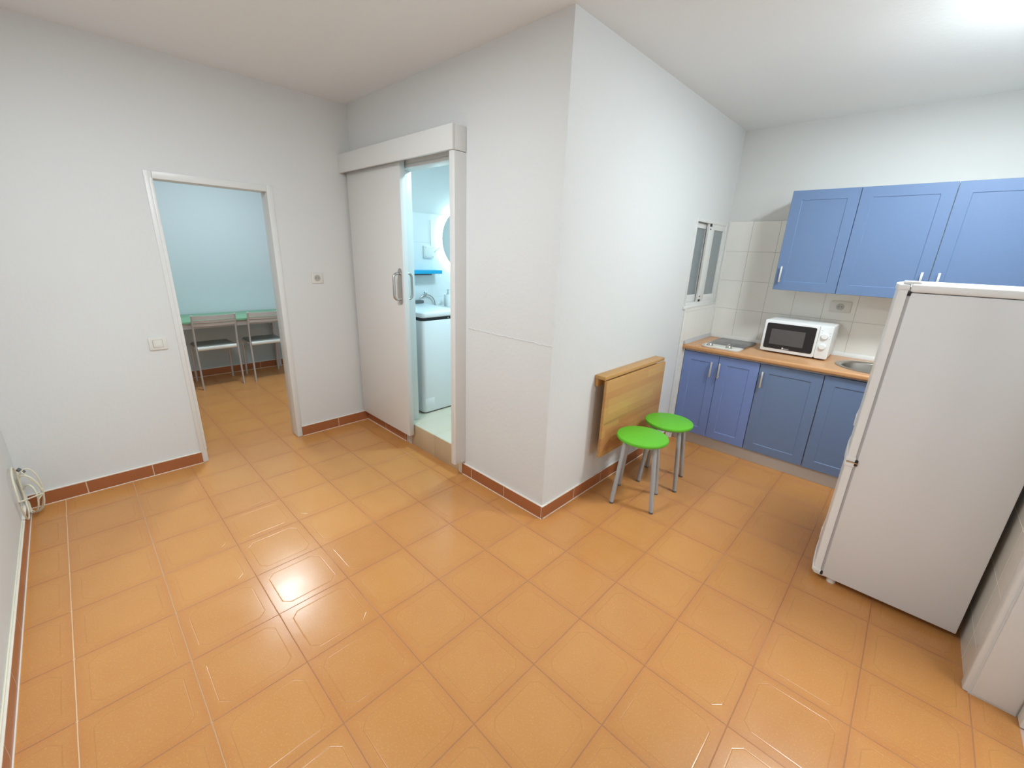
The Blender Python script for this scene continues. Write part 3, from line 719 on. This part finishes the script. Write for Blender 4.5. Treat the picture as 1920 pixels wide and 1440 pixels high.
def make_chair(x, y, label, grp='grey metal chairs at the green table'):
    """backrest towards +x; (x, y) = middle of the rear feet line"""
    t = thing('dining_chair', (x, y, 0), label, 'chair', grp)
    w = .190
    def P(mb, name, mat, par=None):
        o = mb.build(name, mat)
        o.parent = par or t
        return o
    for s in (-1, 1):
        lg = P(MB().tube([(.0, s*w, .0), (.0-.004, s*w, .22), (-.010, s*w, .44), (-.006, s*w, .50), (.018, s*w, .66), (.052, s*w, .805)], .012, 12, flat=(.0095, .013)), 'leg', M['chair_metal'])
        P(MB().lathe([(0, .0), (.009, .0), (.011, .006), (.011, .012)], (0, s*w, 0), n=14), 'foot_cap', M['rubber'], lg)
        lg = P(MB().tube([(-.40, s*(w-.012), .0), (-.385, s*(w-.012), .22), (-.372, s*(w-.012), .432)], .011, 12), 'leg', M['chair_metal'])
        P(MB().tube([(-.010, s*w, .438), (-.20, s*(w-.004), .436), (-.375, s*(w-.012), .434)], .010, 10, flat=(.008, .012)), 'side_rail', M['chair_metal'])
    # seat: padded slab, slightly crowned
    st = MB(); st.box(-.385, -.030, -w+.018, w-.018, .432, .458, bev=.010, seg=3); seat = P(st, 'seat', M['seat_pad'])
    P(MB().tube([(-.016, -w+.012, .443), (-.016, w-.012, .443)], .018, 16, flat=(.013, .021)), 'seat_edge', M['seat_edge'], seat)
    # backrest: three curved slats
    for z0, z1, xo in ((.758, .800, .044), (.725, .752, .036), (.690, .718, .028)):
        b = bmesh.new(); n = 14; A = []
        for i in range(n+1):
            u = -1+2*i/n; bow = .030*(1-u*u)
            A.append([b.verts.new((xo+bow+dx, u*(w-.004), z)) for dx, z in ((-.005, z0), (.005, z0), (.005+.004, z1), (-.005+.004, z1))])
        for p, q in zip(A, A[1:]):
            for k in range(4): b.faces.new((p[k], p[(k+1) % 4], q[(k+1) % 4], q[k]))
        b.faces.new(A[0]); b.faces.new(A[-1][::-1]); bmesh.ops.recalc_face_normals(b, faces=b.faces[:])
        mb = MB(); mb.merge(b); P(mb, 'back_slat', M['chair_metal'])
    return t
make_chair(-1.848, -.731, 'grey metal chair at the green table, nearer the light switch')
make_chair(-1.842, -.228, 'grey metal chair at the green table, half hidden by the right jamb')

# ------------------------------------------------------------------ bathroom
t = thing('washing_machine', (.35, .39, ZB), 'white top-loading washing machine inside the bathroom', 'washing machine')
wz = ZB+.012
MB().prism(rrect(.045, .640, .190, .590, .035, 8), 'z', wz, ZB+.800, bev=.004, smooth=True).build('body', M['washer'], t)
MB().prism(rrect(.050, .634, .195, .585, .034, 8), 'z', ZB+.800, ZB+.826, smooth=True).build('control_band', M['black'], t)
MB().prism(rrect(.042, .648, .187, .593, .038, 8), 'z', ZB+.826, ZB+.868, bev=.010, seg=3, smooth=True).build('lid', M['washer'], t)
MB().box(.6385, .6455, .33, .585, ZB+.836, ZB+.846, bev=.002).build('lid_grip', M['grey_seal'], t)
MB().prism(rrect(.06, .62, .205, .575, .03, 6), 'z', ZB+.0005, wz).build('base', M['black'], t)
MB().box(.048, .11, .20, .58, ZB+.8685, ZB+.896, bev=.004).build('hinge_panel', M['rubber'], t)
MB().box(.6390, .6404, .205, .30, ZB+.06, ZB+.135, bev=.0006).build('filter_flap', M['washer'], t)
MB().cyl((.632, .455, ZB+.813), (.637, .455, ZB+.813), .006, n=14).build('lid_latch', M['chrome'], t)

t = thing('towel_ring', (.03, .71, 1.03), 'chrome towel ring on the bathroom wall behind the washing machine', 'towel ring')
rg = MB(); rg.tube([(.0325, .664+.098*math.cos(2*PI*k/40), 1.022+.096*math.sin(2*PI*k/40)) for k in range(40)], .0055, 10, closed=True); rg.build('ring', M['steel'], t)
MB().cyl((.0085, .662, 1.120), (.036, .662, 1.120), .009, n=16).lathe([(.024, .0005), (.024, .006), (.018, .012), (0, .012)], (.008, .662, 1.120), 'x', 24).build('mount', M['chrome'], t)

t = thing('vanity_unit', (.24, 1.18, ZB), 'brown bathroom vanity with white basin top beyond the washing machine', 'vanity')
MB().box(.012, .45, .81, 1.55, ZB, .968, bev=.002).build('cabinet', M['walnut'], t)
MB().box(.010, .47, .80, 1.56, .969, 1.008, bev=.006, seg=3).build('basin_top', M['ceramic'], t)

t = thing('soap_dispenser', (.130, .846, 1.008), 'white soap pump bottle on the bathroom basin', 'soap dispenser')
MB().lathe([(0, .0008), (.036, .0008), (.038, .004), (.038, .108), (.035, .113), (0, .113)], (.130, .846, 1.008), n=36).build('bottle', M['ceramic'], t)
pp = MB().lathe([(.015, .113), (.015, .124), (.007, .127), (.006, .152), (.010, .153), (.010, .162), (0, .163)], (.130, .846, 1.008), n=24).build('pump', M['chrome'], t)
MB().tube([(.130, .846, 1.008+.158), (.130, .879, 1.008+.158), (.130, .889, 1.008+.150)], .0045, 10).build('spout', M['chrome'], pp)

t = thing('wall_mirror', (.04, 1.150, 1.635), 'round backlit bathroom mirror half hidden by the white post', 'mirror')
MB().lathe([(0, .006), (.298, .006), (.300, .004), (.300, .0), (0, .0)], (.040, 1.150, 1.635), 'x', 72).build('mirror_glass', M['mirror'], t)
MB().lathe([(.0, .0), (.255, .0), (.255, .030), (0, .030)], (.0095, 1.150, 1.635), 'x', 64).build('back_box', M['carcass'], t)
MB().lathe([(.284, .0), (.2985, .0), (.2985, .016), (.284, .016), (.284, .0)], (.0215, 1.150, 1.635), 'x', 72).build('led_strip', M['led'], t)

t = thing('wall_shelf', (.08, .55, 1.32), 'bright cyan-blue shelf on the bathroom wall above the washing machine', 'shelf')
MB().box(.009, .129, .25, .782, 1.318, 1.350, bev=.002).build('board', M['cyan'], t)
MB().box(.009, .020, .30, .74, 1.300, 1.318).build('hidden_bracket', M['rubber'], t)
t = thing('junction_box', (.02, .707, 1.51), 'square white junction box with screws on the bathroom tiles', 'junction box')
MB().box(.0085, .030, .650, .764, 1.458, 1.568, bev=.003).build('box', M['plastic'], t)
MB().box(.030, .034, .657, .757, 1.465, 1.561, bev=.002).build('lid', M['plastic'], t)
for y, z in ((.666, 1.552), (.748, 1.474), (.666, 1.474), (.748, 1.552)):
    MB().cyl((.034, y, z), (.0355, y, z), .004, n=12).build('screw', M['steel'], t)
tag(MB().tube([(.022, .764, 1.515), (.022, .776, 1.515), (.022, .83, 1.553), (.022, .90, 1.585)], .006, 10).build('conduit', M['grey_seal']), 'short grey cable running from the junction box to the mirror', 'cable')
tag(MB().box(.0085, .0135, .738, .750, 1.5685, 1.80, bev=.002).build('cable_trunking', M['plastic']), 'narrow white cable trunking rising above the junction box', 'cable trunking')

# ------------------------------------------------------------------ coiled cable in the left corner
def loop(c, ru, rv, u, v, n=36, a0=0., a1=2*PI):
    c = Vector(c); u = Vector(u).normalized(); v = Vector(v).normalized()
    return [c+u*ru*math.cos(a0+(a1-a0)*k/n)+v*rv*math.sin(a0+(a1-a0)*k/n) for k in range(n+1)]
cab = thing('coiled_cable', (.2, YE+.02, .13), 'coil of cream cable hanging in the corner at the left edge', 'cable')
L1 = loop((.245, YE+.016, .205), .125, .150, (1, .02, .05), (0, 0, 1))
L2 = loop((.125, YE+.036, .140), .058, .122, (.55, .83, .0), (.1, 0, 1))
L3 = loop((.150, YE+.034, .120), .050, .090, (.80, .60, .05), (.05, .1, 1))
L4 = loop((.100, YE+.040, .150), .046, .135, (.20, .98, .0), (.0, .05, 1))
for L in (L1, L2, L3, L4):
    for p in L:
        p.y = max(p.y, YE+.0165 if p.z < .09 else YE+.0055); p.x = max(p.x, .018 if p.z < .09 else .006); p.z = max(p.z, .006)
MB().tube(L1+L2+L3+L4+[(.10, YE+.03, .27), (.085, YE+.014, .285)], .0042, 8).build('cable_loops', M['cable'], cab)
MB().cyl((.085, YE+.016, .288), (.095, YE+.040, .262), .010, .009, n=12).build('plug', M['rubber'], cab)
tag(MB().tube([(.0+.35+.05*i, YE+.003, .094+.0005*(i % 2)) for i in range(72)], .0035, 8).build('wall_cable', M['cable']), 'thin cream cable running on top of the left baseboard', 'cable')

# ------------------------------------------------------------------ lights
def area(name, loc, size, power, rgb=(1, 1, 1), shape='DISK', rot=(0, 0, 0), spread=PI):
    L = bpy.data.lights.new(name, 'AREA'); L.shape = shape; L.size = size; L.energy = power; L.color = rgb; L.spread = spread
    o = bpy.data.objects.new(name, L); COL.objects.link(o); o.location = loc; o.rotation_euler = rot; return o
area('living_room_ceiling_lamp', (1.74, -1.50, H-.03), .45, 35, (.87, .955, 1.))
area('kitchen_ceiling_lamp', (3.62, 1.0, H-.03), .40, 34, (.86, .965, 1.))
ww = area('hallway_side_fill', (5.45, -.10, 1.35), .9, 14, (.88, .95, 1.), 'RECTANGLE', (0, PI/2, 0)); ww.data.size_y = .9  # added unseen fill from the hallway side, evens out the back wall
PL = bpy.data.lights.new('kitchen_lamp_glow', 'POINT'); PL.energy = 4.5; PL.color = (.86, .97, 1.); PL.shadow_soft_size = .16
po = bpy.data.objects.new('kitchen_lamp_glow', PL); COL.objects.link(po); po.location = (3.62, 1.0, H-.19)
area('study_ceiling_lamp', (-1.18, -.54, H-.03), .36, 29, (.84, .95, 1.))
area('bathroom_ceiling_lamp', (1.25, .72, 2.37), .25, 22, (.54, .87, 1.))
area('hallway_overhead_fill', (4.8, -.4, H-.03), .3, 8, (1., .97, .93))  # added unseen source, lifts the hallway a little

w = bpy.data.worlds.new('dim_surroundings'); bpy.context.scene.world = w; w.use_nodes = True
w.node_tree.nodes['Background'].inputs[0].default_value = (.5, .52, .55, 1); w.node_tree.nodes['Background'].inputs[1].default_value = .15

# ------------------------------------------------------------------ camera
cam = bpy.data.cameras.new('camera'); co = bpy.data.objects.new('camera', cam); COL.objects.link(co)
cam.sensor_width = 36; cam.lens = 783.461/1920*36; cam.clip_start = .03
RT = Vector((0.7193955, 0.69363845, 0.03654884)); DN = Vector((0.233661, -0.19211472, -0.95314976)); FW = Vector((-0.65411975, 0.69423169, -0.30028272))
m = Matrix((RT, -DN, -FW)).transposed().to_4x4(); m.translation = Vector((3.47524656, -1.73631008, 1.53805346))
co.matrix_world = m
sc = bpy.context.scene; sc.camera = co
sc.view_settings.view_transform = 'Standard'; sc.view_settings.look = 'None'; sc.view_settings.gamma = 1; sc.view_settings.use_curve_mapping = False
sc.view_settings.exposure = 0.08
sc.cycles.use_denoising = True
sc.cycles.max_bounces = 9; sc.cycles.diffuse_bounces = 6; sc.cycles.adaptive_threshold = .02; sc.cycles.sample_clamp_indirect = 6
